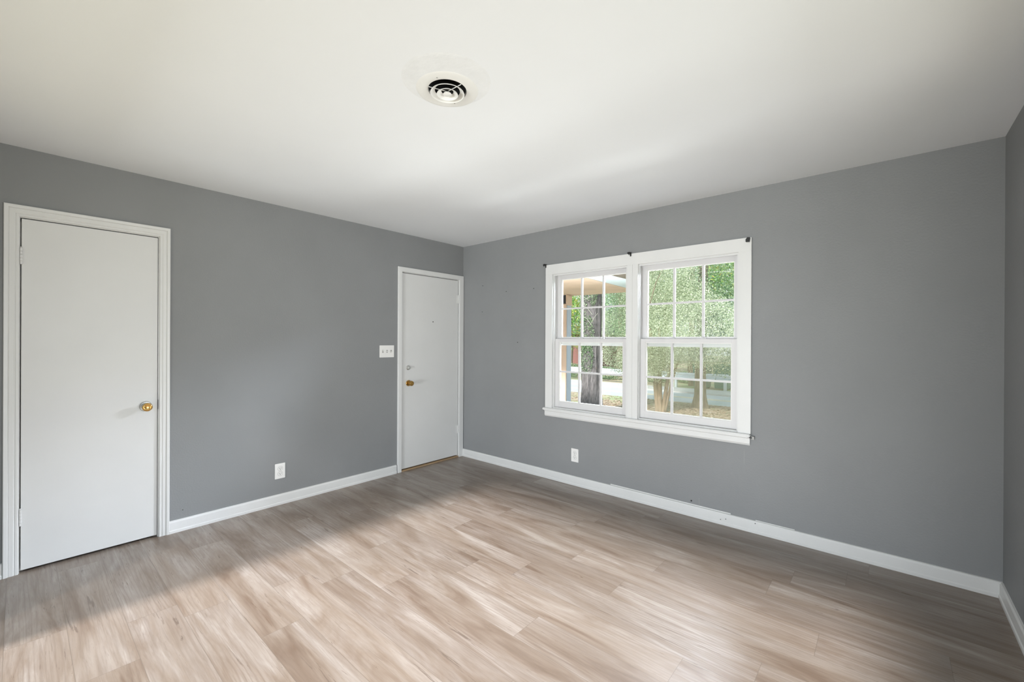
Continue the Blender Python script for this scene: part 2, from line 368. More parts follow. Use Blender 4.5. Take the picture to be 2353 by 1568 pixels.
# ------------------------------------------------------------------ doors
def casing_prof(w):     # (across from the inner edge outwards, projection)
    return [(0, 0), (0, .010), (.004, .0125), (.012, .0125), (.014, .010), (.020, .0135), (w*.62, .0135), (w*.66, .0115), (w*.72, .0175), (w-.003, .0185), (w, .0165), (w, 0)]
def flat_prof(w): return [(0, 0), (0, .013), (.003, .016), (w*.3, .0165), (w*.6, .0165), (w-.003, .016), (w, .013), (w, 0)]
def door(name, y0, y1, top, bot, wl, wr, hinge, casing_top, oy0, oy1, prof=casing_prof):
    """y0,y1: slab edges; oy0,oy1: opening; wl,wr: casing widths"""
    r = st(empty(name, (0, (y0+y1)/2, 0)))
    def par(o): o.parent = r; o.matrix_parent_inverse = Matrix.Translation((0, -(y0+y1)/2, 0)); return o
    r_iny0, r_iny1 = oy0 + .002, oy1 - .002
    b = MB(); b.box(-.040, -.0035, y0, y1, bot, top, .0015); slab = par(b.build('door_slab', M_DOOR)) 
    # jambs and stop
    b = MB(); b.box(-.068, -.001, oy0, y0-.005, 0, top+.0055); b.box(-.068, -.001, y1+.003, oy1, 0, top+.0055); b.box(-.068, -.001, oy0, oy1, top+.0055, DT)
    b.box(-.060, -.043, y0-.005, y0+.012, 0, top+.0055); b.box(-.060, -.043, y1-.012, y1+.003, 0, top+.0055); b.box(-.060, -.043, y0-.005, y1+.003, top-.012, top+.0055)
    par(b.build('door_jamb', M_TRIM))
    b = MB()
    hi = top + .010; wt = casing_top - hi
    P = [[], [], [], []]
    for (al, p), (ar, _), (at_, _) in zip(prof(wl), prof(wr), prof(wt)):
        P[0].append(b.bm.verts.new((p, y0-.008-al, 0))); P[1].append(b.bm.verts.new((p, y0-.008-al, hi+at_)))
        P[2].append(b.bm.verts.new((p, y1+.008+ar, hi+at_))); P[3].append(b.bm.verts.new((p, y1+.008+ar, 0)))
    for A, B in zip(P, P[1:]):
        for k in range(len(A)): b.bm.faces.new((A[k], A[(k+1) % len(A)], B[(k+1) % len(A)], B[k]))
    b.bm.faces.new(P[0]); b.bm.faces.new(P[3][::-1])
    par(b.build('door_casing', M_TRIM))
    # hinges
    hy = y0-.001 if hinge < 0 else y1+.001
    for z0 in ((top-.26), .27):
        b = MB()
        z1 = z0 + .092
        for k in range(5): b.lathe((.005, hy, z0 + k*.0184), (0, 0, 1), [(0, 0), (0, .0052), (.001, .0064), (.0168, .0064), (.0178, .0052), (.0178, 0)], 14)
        b.lathe((.005, hy, z1), (0, 0, 1), [(0, .003), (.003, .0055), (.006, .004), (.008, 0)], 12)
        b.box(-.0036, -.001, hy-.012, hy+.004, z0, z1)
        if hinge > 0: b.box(-.0036, -.0015, hy-.022, hy, z0, z1)
        par(b.build('hinge', M_TRIM, smooth=True))
    return r, par
r, par = door('door_1', -3.3775, -2.7715, 2.016, .014, .058, .056, -1, 2.088, D1[0], D1[1])
b = MB(); b.lathe((-.004, -2.832, .888), (1, 0, 0), [(0, 0), (0, .031), (.003, .033), (.008, .029), (.010, .014), (.028, .012), (.036, .016), (.044, .0245), (.056, .0275)], 32)
b.lathe((-.004, -2.832, .888), (1, 0, 0), [(.056, .0275), (.060, .0275)], 32)
par(tag(b.build('door_knob', M_STEEL, smooth=True), 'chrome knob with a brass face'))
kn = [c for c in r.children if c.name.startswith('door_knob')][0]
b = MB(); b.lathe((.056, -2.832, .888), (1, 0, 0), [(-.001, .0272), (.004, .0265), (.008, .023), (.0095, .018), (.0075, .015), (.007, 0)], 32)
k2 = b.build('knob_face', M_BRASS, smooth=True); k2.parent = kn; tag(k2, 'polished brass knob face')
b = MB(); b.box(-.003, .001, -2.7695, -2.7675, .862, .926); par(b.build('strike_plate', M_BLACK))
r, par = door('door_2', -.8330, -.0785, 2.019, .022, .046, .066, 1, 2.077, D2[0], D2[1], flat_prof)
b = MB(); b.lathe((-.004, -.752, .893), (1, 0, 0), [(0, 0), (0, .030), (.004, .031), (.009, .026), (.011, .012), (.030, .011), (.038, .019), (.048, .026), (.058, .0265), (.066, .022), (.068, .012), (.066, .010), (.066, 0)], 28)
par(tag(b.build('door_knob', M_OLDBRASS, smooth=True), 'tarnished brass knob'))
b = MB(); b.lathe((-.004, -.757, 1.052), (1, 0, 0), [(0, 0), (0, .024), (.008, .023), (.012, .018), (.0125, 0)], 28); b.box(.006, .024, -.760, -.754, 1.040, 1.064, .001)
par(tag(b.build('deadbolt', M_STEEL, smooth=True), 'dull steel deadbolt thumb turn'))
b = MB(); b.lathe((-.004, -.437, 1.535), (1, 0, 0), [(0, 0), (0, .006), (.0025, .006), (.003, .0035), (.002, 0)], 16)
par(tag(b.build('peephole', M_BLACK, smooth=True), 'small dark peephole'))
b = MB(); b.box(-.066, .014, D2[0]-.004, D2[1]+.002, 0, .013, .003); par(tag(b.build('threshold', M_OAK), 'worn brown wooden threshold'))

# ------------------------------------------------------------------ window
UNITS = ((1.275, 2.045), (2.143, 2.905))
# casing (trim_1): head, sides, mullion, stool, apron
tr = st(empty('trim_1', (2.09, 0, .67)), 'white window casing with stool and apron')
def tp(o): o.parent = tr; o.matrix_parent_inverse = Matrix.Translation((-2.09, 0, -.67)); return o
b = MB(); b.box(1.200, 2.989, -.020, -.0005, 1.975, 2.070, .0015); tp(b.build('head_casing', M_TRIM))
for x0, x1 in ((1.200, 1.279), (2.906, 2.989)):
    b = MB(); b.box(x0, x1, -.0195, -.0005, .688, 1.975, .0012); tp(b.build('side_casing', M_TRIM))
b = MB(); b.box(2.052, 2.1005, -.0185, .03, .688, 1.975, .0012); b.box(2.1015, 2.150, -.0195, .03, .688, 1.975, .0012); tp(b.build('mullion_casing', M_TRIM))
b = MB(); b.box(1.186, 2.990, -.048, .03, .668, .688, .005); b.box(1.29, 2.03, -.006, .03, .687, .696, .001); b.box(2.155, 2.90, -.006, .03, .687, .696, .001); tp(b.build('window_stool', M_TRIM))
b = MB(); b.prism([(0, .606), (-.010, .606), (-.018, .620), (-.018, .655), (-.024, .660), (-.024, .669), (0, .669)], lambda y, z, t: Vector((t, y, z)), 1.194, 2.984); tp(b.build('window_apron', M_TRIM))
PZ = dict(lb=.752, lt=1.326, ub=1.366, ut=1.932)
for iu, (x0, x1) in enumerate(UNITS):
    cx = (x0+x1)/2
    wr_ = st(empty('window_%d' % (iu+1), (cx, 0, .7)), ('left' if iu == 0 else 'right') + ' double-hung window unit with six-over-six panes')
    def wp(o, par=None):
        if par is None: o.parent = wr_; o.matrix_parent_inverse = Matrix.Translation((-cx, 0, -.7))
        else: o.parent = par
        return o
    # frame: jamb liners with inner stop and track steps, head, sill
    b = MB()
    for s, xa in ((1, x0), (-1, x1)):
        def bx(a, c, y0, y1, z0=.688, z1=1.985):
            p, q_ = sorted((xa + s*a, xa + s*c)); b.box(p, q_, y0, y1, z0, z1)
        bx(-.0128, .0, -.0003, .1448); bx(.0, .011, .002, .028); bx(-.002, .006, .064, .070)
    b.box(x0-.013, x1+.013, -.0002, .1446, 1.975, 1.985); b.box(x0+.011, x1-.011, .002, .028, 1.962, 1.975)
    b.box(x0-.013, x1+.013, .0001, .12, .672, .698); b.box(x0-.013, x1+.013, .12, .19, .655, .684)
    wp(b.build('window_frame', M_TRIM))
    def sash(name, y, x0, x1, z0, z1, pz0, pz1, zm, st_w, muntins, px0, px1):
        th = .032
        b = MB(); b.box(x0, px0, y, y+th, z0, z1, .001); b.box(px1, x1, y, y+th, z0, z1, .001)
        b.box(px0, px1, y, y+th, z0, pz0, .001); b.box(px0, px1, y, y+th, pz1, z1, .001)
        so = wp(b.build(name, M_SASH))
        b = MB()                                           # glazing bead round the opening
        for a in ((px0, px0+.006, pz0+.007, pz1-.006), (px1-.006, px1, pz0+.007, pz1-.006), (px0, px1, pz0, pz0+.007), (px0, px1, pz1-.006, pz1)):
            b.box(a[0], a[1], y+.007, y+th-.006, a[2], a[3])
        wp(b.build('glazing_bead', M_PLATE), so)
        b = MB()
        for mx in muntins: b.box(mx-.0085, mx+.0085, y+.006, y+th-.0055, pz0+.001, pz1-.001, .002)
        b.box(px0+.006, px1-.006, y+.0066, y+th-.0066, zm-.0075, zm+.0075, .002)
        wp(b.build('muntin', M_SASH), so)
        b = MB(); b.box(px0-.004, px1+.004, y+.017, y+.020, pz0-.004, pz1+.004)
        wp(b.build('glass_pane', M_GLASS), so)
        return so
    wd = x1 - x0
    pw = (wd - .09)/3
    mu = (x0+.045+pw, x0+.045+2*pw)
    sash('upper_sash', .072, x0+.001, x1-.001, 1.292, 1.972, PZ['ub'], PZ['ut'], 1.646, .045, mu, x0+.045, x1-.045)
    ls = sash('lower_sash', .030, x0+.003, x1-.003, .700, 1.356, PZ['lb'], PZ['lt'], 1.040, .048, mu, x0+.052, x1-.052)
    for lx in ((mu[0]-.02, mu[1]) if iu else (mu[0], mu[1])):
        b = MB(); b.box(lx-.032, lx+.032, .040, .070, 1.356, 1.361, .001); b.lathe((lx, .056, 1.361), (0, 0, 1), [(0, .012), (.005, .012), (.007, .009), (.007, 0)], 16); b.box(lx-.006, lx+.030, .050, .060, 1.362, 1.367, .001)
        wp(b.build('sash_lock', M_SASH, smooth=True), ls)
    if iu:
        b = MB(); b.box(x0+.004, x1-.004, .1215, .1225, .70, 1.34); sc = wp(b.build('insect_screen', M_SCREEN))
        b = MB()
        for a in ((x0+.001, x0+.02, .69, 1.35), (x1-.02, x1-.001, .69, 1.35), (x0, x1, .69, .705), (x0, x1, 1.33, 1.35)): b.box(a[0], a[1], .118, .126, a[2], a[3])
        wp(b.build('screen_frame', M_TRIM), sc)

# ------------------------------------------------------------------ curtain rod brackets
def bracket(loc, label, kind):
    r = empty('curtain_rod_bracket', loc); tag(r, label, 'bracket', 'black curtain rod brackets on the window casing')
    b = MB()
    if kind == 0:      # hook bracket: back plate with an arm that bends down, and a set screw
        b.box(-.006, .006, -.003, 0, -.022, .012, .0008); b.box(-.004, .004, -.030, -.002, .004, .010, .0008); b.box(-.004, .004, -.034, -.028, -.014, .010, .0008)
        b.build('arm', M_BLACK, r)
        b = MB(); b.lathe((-.022, -.010, .006), (1, 0, 0), [(0, 0), (0, .0085), (.014, .0085), (.016, .004), (.020, .004)], 14); b.build('set_screw', M_BLACK, r, smooth=True)
    elif kind == 1:    # square bracket seen from the front
        b.prism([(-.012, -.018), (.010, -.020), (.014, .010), (-.002, .012), (-.012, -.002)], lambda a, z, t: Vector((a, t, z)), -.022, 0)
        b.build('plate', M_BLACK, r)
        b = MB(); b.lathe((0, -.022, -.004), (0, -1, 0), [(0, .005), (.004, .005), (.005, 0)], 12); b.build('set_screw', M_BLACK, r, smooth=True)
    else:
        b.prism([(-.020, .004), (.004, .008), (.016, -.002), (.014, -.010), (.004, -.005), (-.016, -.001)], lambda a, z, t: Vector((a, t, z)), -.012, 0)
        b.build('arm', M_BLACK, r)
        b = MB(); b.box(.010, .030, -.0015, .0, -.016, .006); b.build('plate', M_GREYP, r)
    return r
bracket((1.203, -.020, 2.068), 'small black curtain rod bracket at the top left corner of the window casing', 0)
bracket((2.085, -.020, 2.069), 'small black curtain rod bracket at the middle of the window head casing', 0)
bracket((2.968, -.020, 2.056), 'square black curtain rod bracket at the top right corner of the window casing', 1)
bracket((2.983, -.024, .668), 'bent black bracket at the lower right end of the window stool', 2)

# ------------------------------------------------------------------ outlets and switch
def outlet(loc, face, label):
    """face: 'L' on left wall (normal +x) or 'B' on back wall (normal -y)"""
    r = empty('wall_outlet', loc); tag(r, label, 'outlet', 'white duplex wall outlets')
    r.rotation_euler = (0, 0, 0 if face == 'L' else -PI/2)
    b = MB(); b.box(.0003, .0055, -.039, .039, -.061, .061, .0018); b.build('cover_plate', M_PLATE, r)
    for dz in (.0205, -.0205):
        b = MB(); b.lathe((.004, 0, dz), (1, 0, 0), [(0, .0178), (.003, .0172), (.0032, 0)], 28); s_ = b.build('socket', M_PLATE, r, smooth=True)
        b = MB(); b.box(.0070, .0078, -.0075, -.0050, dz-.001, dz+.008); b.box(.0070, .0078, .0050, .0075, dz-.001, dz+.007)
        b.lathe((.0070, 0, dz-.0075), (1, 0, 0), [(0, .0028), (.0008, .0028), (.0008, 0)], 12); b.build('slots', M_SLOT, s_)
        b = MB(); b.lathe((.0052, 0, dz), (1, 0, 0), [(0, .0192), (.0006, .0192), (.0006, .0178)], 28); b.build('groove', M_GREYP, s_)
    b = MB(); b.lathe((.0052, 0, 0), (1, 0, 0), [(0, .003), (.001, .0025), (.0012, 0)], 12); b.build('screw', M_STEEL, r)
outlet((0, -1.993, .270), 'L', 'white duplex outlet low on the door wall between the two doors')
outlet((1.534, 0, .276), 'B', 'white duplex outlet below the window')
r = empty('light_switch', (0, -1.010, 1.224)); tag(r, 'white three-gang toggle switch plate beside the far door', 'light switch')
b = MB(); b.box(.0003, .0055, -.081, .081, -.059, .059, .0018); b.build('cover_plate', M_PLATE, r)
for k, upd in enumerate((1, 0, -1)):
    y = (k-1)*.046
    b = MB(); b.box(.0052, .0062, y-.0070, y+.0070, -.0135, .0135); s_ = b.build('toggle_slot', M_GREYP, r)
    z = .006*upd; b = MB(); b.prism([(-.005, -.005), (.014, -.002+z), (.014, .002+z), (-.005, .005)], lambda a, zz, t: Vector((.005+a, t, zz+z*.5)), y-.0042, y+.0042); b.build('toggle', M_PLATE, s_)
for k in range(3):
    y = (k-1)*.046
    for z in (.030, -.030):
        b = MB(); b.lathe((.0052, y, z), (1, 0, 0), [(0, .003), (.001, .0025), (.0012, 0)], 12); b.build('screw', M_PLATE, r)

# ------------------------------------------------------------------ ceiling air vent
r = empty('ceiling_vent', (VX, VY, H)); tag(r, 'round white ceiling air diffuser with stepped rings and dark duct', 'air vent')
b = MB(); ri = [[] for _ in range(4)]
for k in range(72):
    c_, s_ = math.cos(2*PI*k/72), math.sin(2*PI*k/72)
    for q, (ox, oy, rr, zz) in enumerate(((.045, -.042, .184, 0), (.045, -.042, .172, -.0008), (.0, .0, .105, -.0008), (0, 0, .105, 0))): ri[q].append(b.bm.verts.new((ox+rr*c_, oy+rr*s_, zz)))
for A, B in zip(ri, ri[1:]):
    for k in range(72): b.bm.faces.new((A[k], A[(k+1) % 72], B[(k+1) % 72], B[k]))
b.build('mounting_plate', M_PATCH, r)
b = MB(); b.lathe((0, 0, 0), (0, 0, -1), [(.000, .1325), (.0012, .1325), (.0018, .130), (.0030, .122), (.0036, .090), (.003, .083), (-.004, .080), (-.01, .0795)], 64); b.build('collar', M_VENT, r, smooth=True)
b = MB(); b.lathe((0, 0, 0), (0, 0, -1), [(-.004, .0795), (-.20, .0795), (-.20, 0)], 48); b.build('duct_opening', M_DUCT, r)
def ring(z_lo, r_lo, z_hi, r_hi, th=.0014):
    b = MB(); b.lathe((0, 0, 0), (0, 0, -1), [(z_hi, r_hi), (z_lo-.004, r_lo-.002), (z_lo, r_lo), (z_lo, r_lo-th*1.6), (z_lo-.005, r_lo-.006), (z_hi, r_hi-th), (z_hi, r_hi)], 56); b.build('diffuser_ring', M_VENT, r, smooth=True)
ring(.017, .0735, .004, .055); ring(.021, .046, .006, .027)
b = MB(); b.lathe((0, 0, 0), (0, 0, -1), [(.006, .005), (.016, .017), (.0185, .0185), (.0195, .016), (.0205, 0)], 40); b.build('centre_cone', M_VENT, r, smooth=True)
b = MB()
for ang in (PI*.02, PI*.69, PI*1.36):
    c, s_ = math.cos(ang), math.sin(ang)
    b.tube([(0, 0, -.006), (c*.081, s_*.081, -.0045)], .0018, 6)
b.build('spoke', M_VENT, r)
for k, ang in enumerate((-1.15, 2.1)):
    b = MB(); b.lathe((.098*math.cos(ang), .098*math.sin(ang), -.0034), (0, 0, -1), [(0, .0032), (.001, .003), (.0015, 0)], 12); b.build('screw', M_GREYP, r)

# ------------------------------------------------------------------ nails left in the window wall
for (x, z, lab) in ((.323, 1.944, 'small nail near the far door, upper of the pair one above the other'), (.318, 1.654, 'small nail near the far door, lower of the pair one above the other'),
                    (.673, 1.856, 'small nail high on the wall midway between far door and window'), (1.041, 1.860, 'small nail high on the wall just left of the window casing'),
                    (.834, 1.319, 'small nail at mid height left of the window')):
    b = MB(); b.lathe((0, 0, 0), (0, -1, -.15), [(0, .0018), (.006, .0018), (.006, .0042), (.0075, .0040), (.008, 0)], 10)
    o = b.build('nail', M_SLOT); o.location = (x, -.0002, z); tag(o, lab, 'nail', 'nails left in the window wall')
b = MB(); b.lathe((0, 0, 0), (0, -1, 0), [(0, .0055), (.003, .0055), (.005, .003), (.005, 0)], 12); o = b.build('cable_stub', M_BLACK); o.location = (2.583, -.0002, .116)
tag(o, 'tiny black cable end poking from the wall just above the baseboard', 'cable')
b = MB(); b.lathe((0, 0, 0), (1, 0, 0), [(0, .003), (.004, .003), (.005, 0)], 10); o = b.build('nail', M_SLOT); o.location = (0.0002, -2.631, .142)
tag(o, 'tiny nail low on the wall just right of the near door', 'nail')
for x, z in ((2.795, .035), (2.83, .047), (3.02, .068)):
    b = MB(); b.lathe((0, 0, 0), (0, -1, 0), [(0, .0035), (.0012, .003), (.0015, 0)], 10); o = b.build('nail', M_SLOT); o.location = (x, -.0132, z)
    tag(o, {2.795: 'dark nail head in the baseboard, left and lower of a close pair', 2.83: 'dark nail head in the baseboard, right and upper of a close pair', 3.02: 'dark nail head near the top edge of the baseboard, standing alone'}[x], 'nail', 'nail heads in the baseboard')
# hairline crack in the plaster above the baseboard
b = MB(); b.box(2.6385, 2.6405, -.0006, -.0001, BH+.012, .150); b.box(2.945, 2.9462, -.0005, -.0001, .47, .56); st(b.build('trim_3', M_GREYP), 'fine vertical plaster cracks below the window')

# ================================================================== outdoors
GZ = -.60
b = MB(); b.box(-40, 30, T, 10.5, GZ-.1, GZ); b.box(-40, 30, 14.35, 60, GZ-.1, GZ+.0); b.box(-40, 30, -40, YF-T, GZ-.1, GZ); b.box(LX+T, 30, YF-T, T, GZ-.1, GZ)
st(b.build('lawn', M_LAWN), 'dry front lawn')
b = MB(); b.box(-40, 30, 10.5, 13.05, GZ-.12, GZ-.01); st(b.build('road', M_ASPH), 'pale road beyond the lawn')
b = MB(); b.box(-40, 30, 13.05, 14.35, GZ-.12, GZ+.05); st(b.build('sidewalk', M_CONC), 'white concrete strip along the far side of the road')
b = MB()
for y in (11.70, 11.88): b.box(-40, 30, y, y+.08, GZ-.0095, GZ-.008)
st(b.build('road_marking', M_YEL), 'double yellow centre line')

# porch
r = empty('porch_roof', (.4, 1.4, 2.07)); tag(r, 'peach painted porch ceiling with pale blue soffit edge outside the left window', 'porch roof')
def pr_(o): o.parent = r; o.matrix_parent_inverse = Matrix.Translation((-.4, -1.4, -2.07)); return o
b = MB(); b.prism([(-2.6, T+.02), (1.11, T+.02), (.945, 2.60), (-2.6, 2.45)], lambda a, y, t: Vector((a, y, t)), 2.07, 2.12); pr_(tag(b.build('ceiling_board', M_PEACH), 'peach ceiling boards'))
b = MB(); b.prism([(1.112, T+.02), (1.476, T+.02), (1.476, 1.41), (.950, 2.60)], lambda a, y, t: Vector((a, y, t)), 2.075, 2.12); pr_(tag(b.build('soffit', M_CYAN), 'pale blue soffit'))
b = MB(); b.prism([(1.477, T+.02), (1.70, T+.02), (1.70, 1.0), (1.52, 1.40), (.965, 2.66), (.953, 2.602), (1.477, 1.41)], lambda a, y, t: Vector((a, y, t)), 2.04, 2.16); pr_(tag(b.build('gutter', M_BROWN), 'brown gutter'))
b = MB(); b.prism([(-2.7, T+.02), (1.70, T+.02), (1.70, 1.0), (1.52, 1.40), (.965, 2.66), (-2.7, 2.5)], lambda a, y, t: Vector((a, y, t)), 2.165, 2.22); pr_(b.build('roof_deck', M_ROOF))
r = empty('porch_post', (-.170, 2.36, GZ)); tag(r, 'square pale blue porch post with a peach board facing the house', 'post')
b = MB(); b.box(-.060, .060, -.045, .085, 0, 2.67, .006); b.build('shaft', M_POST_COOL, r)
b = MB(); b.box(-.080, .058, -.070, -.046, 0, 2.67, .003); b.build('facing_board', M_POST_WARM, r)  # added board that carries the warm light on the house side
b = MB(); b.box(-.085, .075, -.075, .09, 2.50, 2.52, .004); b.box(-.078, .07, -.07, .085, 2.52, 2.665, .003); b.build('capital', M_POST_WARM, r)

# foliage helper: many small leaves as one mesh
def leaves(name, blobs, n, size, m, parent, seed, droop=.0, clump=None, asp=.42):
    g = np.random.default_rng(seed); cs = np.array([q[0] for q in blobs], float); rs = np.array([q[1] for q in blobs], float)
    wts = (rs.prod(1))**(2/3); wts /= wts.sum(); idx = g.choice(len(blobs), n, p=wts)
    d = g.normal(size=(n, 3)); d /= np.linalg.norm(d, axis=1)[:, None]
    rad = g.uniform(.35, 1, n)**.45
    p = cs[idx] + d*rs[idx]*rad[:, None]
    if clump:
        nc = max(4, int(n/clump)); seeds = p[g.choice(n, nc, replace=False)]; k = g.integers(0, nc, n)
        p = seeds[k] + g.normal(size=(n, 3))*np.array([1, 1, .8])*size*2.6
    a = g.normal(size=(n, 3)); a[:, 2] -= droop; a /= np.linalg.norm(a, axis=1)[:, None]
    b_ = np.cross(a, g.normal(size=(n, 3))); b_ /= np.linalg.norm(b_, axis=1)[:, None]
    s = size*g.uniform(.6, 1.3, n)[:, None]; h = np.cross(a, b_)*s*.08
    v = np.stack([p - a*s*.5, p + b_*s*asp*.5 + h, p + a*s*.5, p - b_*s*asp*.5 + h], 1).reshape(-1, 3)
    me = bpy.data.meshes.new(name); me.vertices.add(4*n); me.vertices.foreach_set('co', v.ravel())
    me.loops.add(4*n); me.loops.foreach_set('vertex_index', np.arange(4*n, dtype=np.int32))
    me.polygons.add(n); me.polygons.foreach_set('loop_start', np.arange(0, 4*n, 4, dtype=np.int32)); me.update(calc_edges=True)
    return link(name, me, m, parent)
def trunk_mesh(name, m, parent, pts, rads, seg=28, rough=.06, seed=1):
    """bark trunk: tapered tube with vertical ridges"""
    g = random.Random(seed); b = MB(); ph = [g.uniform(0, 6.28) for _ in range(5)]; rings = []
    P = [Vector(p) for p in pts]; N_ = 40; tot = len(P)-1
    for i in range(N_+1):
        t = i/N_*tot; k = min(int(t), tot-1); f = t-k; c = P[k].lerp(P[k+1], f); rr = rads[k]*(1-f)+rads[k+1]*f
        ring_ = []
        for j in range(seg):
            a = 2*PI*j/seg; q = 1 + rough*(math.sin(9*a+ph[0]+.8*math.sin(i*.5)) + .7*math.sin(15*a+ph[1]+1.1*math.sin(i*.7+1)) )
            if i/N_ < .12: q *= 1 + (.12-i/N_)*3.0*(1+.5*math.sin(4*a+ph[2]))
            ring_.append(b.bm.verts.new(c + Vector((math.cos(a), math.sin(a), 0))*rr*q))
        rings.append(ring_)
    for A, B in zip(rings, rings[1:]):
        for j in range(seg): b.bm.faces.new((A[j], B[j], B[(j+1) % seg], A[(j+1) % seg]))
    return b.build(name, m, parent, smooth=True)

# big tree with the thick grey trunk seen through the left window
r = empty('ivy_clad_tree', (-2.13, 6.5, GZ)); tag(r, 'big tree with thick ridged grey trunk and ivy, outside the left window', 'tree')
trunk_mesh('trunk', M_BARK, r, [(0, 0, -.05), (0, 0, 2), (.02, 0, 4), (.05, 0, 7)], [.262, .248, .238, .21], 56, .04, 3)
leaves('ivy', [((.0, -.24, 1.5), (.20, .06, .45)), ((.0, -.24, 2.1), (.22, .08, .55)), ((-.1, -.2, 2.9), (.16, .08, .5)), ((.1, -.2, 3.3), (.2, .1, .5)), ((0, -.2, 3.9), (.35, .2, .5))], 8000, .045, L_DARK, r, 5)
g = random.Random(9); b = MB()
for k in range(16):
    x0, z0 = g.uniform(-.2, .2), g.uniform(2.2, 3.9); a = g.uniform(-.5, .5)
    b.tube([(x0, -.27, z0), (x0+.12*math.cos(a)*g.choice((-1, 1)), -.33, z0+.12+g.uniform(-.05, .1)), (x0+.26*math.cos(a)*g.choice((-1, 1)), -.36, z0+.25)], [.006, .005, .003], 5)
b.build('twigs', M_TWIG, r)
leaves('crown', [((0, 0, 6.2), (1.5, 1.4, 1.4)), ((-.6, .3, 5.2), (.9, .9, .7))], 7000, .11, L_DARK, r, 6, clump=14)

# pale tree filling the right window
r = empty('multi_stem_tree', (-.93, 8.1, GZ)); tag(r, 'pale green small-leaved tree on several tan stems, filling the right window', 'tree')
for k, (dx, dy, rr, h) in enumerate(((-.20, .1, .075, 2.3), (-.02, .0, .060, 2.3), (.20, .1, .050, 2.3), (.32, .2, .038, 2.1))):
    b = MB(); x0 = dx*.25; b.tube([(x0, dy*.3, -.05), (x0+dx*.35, dy*.5, .5), (x0+dx*.8, dy, 1.2), (x0+dx*1.6, dy*1.6, h)], [rr*1.25, rr, rr*.85, rr*.5], 12); b.build('stem', M_BARK3, r, smooth=True)
leaves('foliage', [((.1, -.2, 2.6), (1.2, .9, 1.35)), ((1.15, -.3, 2.2), (1.0, .8, 1.0)), ((.1, -.4, 3.7), (.95, .9, 1.2)), ((-1.25, .1, 2.0), (.75, .7, 1.0)), ((-.1, -.35, 1.45), (.85, .5, .55)), ((-.15, -.75, 1.5), (.80, .30, .60)), ((.35, -.7, 1.9), (.9, .35, .6)), ((-.75, -.2, 1.2), (.5, .4, .4)), ((-.3, -.1, 4.6), (1.1, .9, .9)), ((-.95, -.1, 4.2), (.8, .8, .8)), ((.75, -.2, 3.0), (.6, .6, .65)), ((-.6, -.2, 3.7), (.85, .8, 1.1)), ((-.3, -.2, 1.35), (.45, .5, .4))],
       170000, .036, L_PALE, r, 11, droop=.2, clump=14)
b = MB()
for (a0, a1, a2) in (((-.5, -.9, 3.1), (-.25, -1.0, 3.7), (-.65, -1.0, 4.1)), ((.15, -1.05, 2.9), (.32, -1.1, 3.4), (.62, -1.15, 3.9)), ((.62, -1.15, 3.9), (.40, -1.1, 4.1), (.1, -1.0, 4.3))):
    b.tube([a0, a1, a2], [.014, .011, .005], 6)
b.build('branch', M_BARK2, r)

# slimmer dark trunk tree right of it
r = empty('slim_trunk_tree', (-.36, 9.62, GZ)); tag(r, 'tree with a plain brown trunk flaring into the leaf litter, outside the right window', 'tree')
trunk_mesh('trunk', M_BARK2, r, [(0, 0, -.05), (0, 0, 1.2), (.05, 0, 3), (.1, 0, 5.5)], [.165, .148, .14, .11], 28, .03, 8)
leaves('crown', [((.55, .2, 1.75), (.95, .7, .70)), ((.3, .3, 3.6), (1.2, 1.0, 1.1)), ((.9, .1, 2.7), (.9, .8, .9))], 20000, .065, L_DARK, r, 15, clump=10)
# trees beyond the road, each its own
def far_tree(x, y, h, rx, rz, m, seed, label, n=9000, size=.12, zoff=.0):
    r = empty('background_tree', (x, y, GZ)); tag(r, label, 'tree', 'trees beyond the road')
    b = MB(); b.tube([(0, 0, -.05), (.1, 0, h*.4), (.05, 0, h*.8)], [.2, .16, .08], 10); b.build('trunk', M_BARK2, r, smooth=True)
    g = random.Random(seed); bl = [((0, 0, h*.62 + zoff), (rx, rx*.8, rz))]
    for k in range(5): bl.append(((g.uniform(-rx, rx)*.7, g.uniform(-rx, rx)*.4, h*.62+zoff+g.uniform(-.8, .8)*rz*.7), (rx*.5, rx*.5, rz*.5)))
    leaves('crown', bl, n, size, m, r, seed, clump=14)
far_tree(-9.9, 17.2, 5.4, 1.2, 1.9, L_BRIGHT, 21, 'bright yellow-green tree beyond the road, left of the thick trunk', 14000, .10)
far_tree(-7.2, 18.0, 6.6, 1.6, 2.4, L_MID, 22, 'mid green tree beyond the road, just right of the thick trunk', 16000, .11)
far_tree(-4.6, 17.6, 5.4, 1.3, 1.9, L_PALE, 23, 'pale green rounded tree beyond the road behind the window mullion', 14000, .09)
far_tree(-5.6, 24.5, 10., 2.6, 4.0, L_MID, 24, 'tall mid green tree far beyond the road behind the pale small-leaved tree', 16000, .13)
far_tree(-1.8, 20.6, 9.5, 2.1, 4.2, L_BRIGHT, 25, 'bright green tree beyond the road at the top right pane of the right window', 18000, .12)
far_tree(1.7, 18.0, 6.6, 1.7, 2.6, L_DARK, 26, 'dark green tree beyond the road at the right edge of the right window', 12000, .11)
far_tree(-17.4, 22.0, 8.0, 2.2, 3.2, L_MID, 27, 'distant mid green tree beside the porch post', 10000, .14)
far_tree(-10.5, 30.0, 12., 3.6, 5.0, L_DARK, 28, 'tallest dark tree at the very back', 14000, .16)
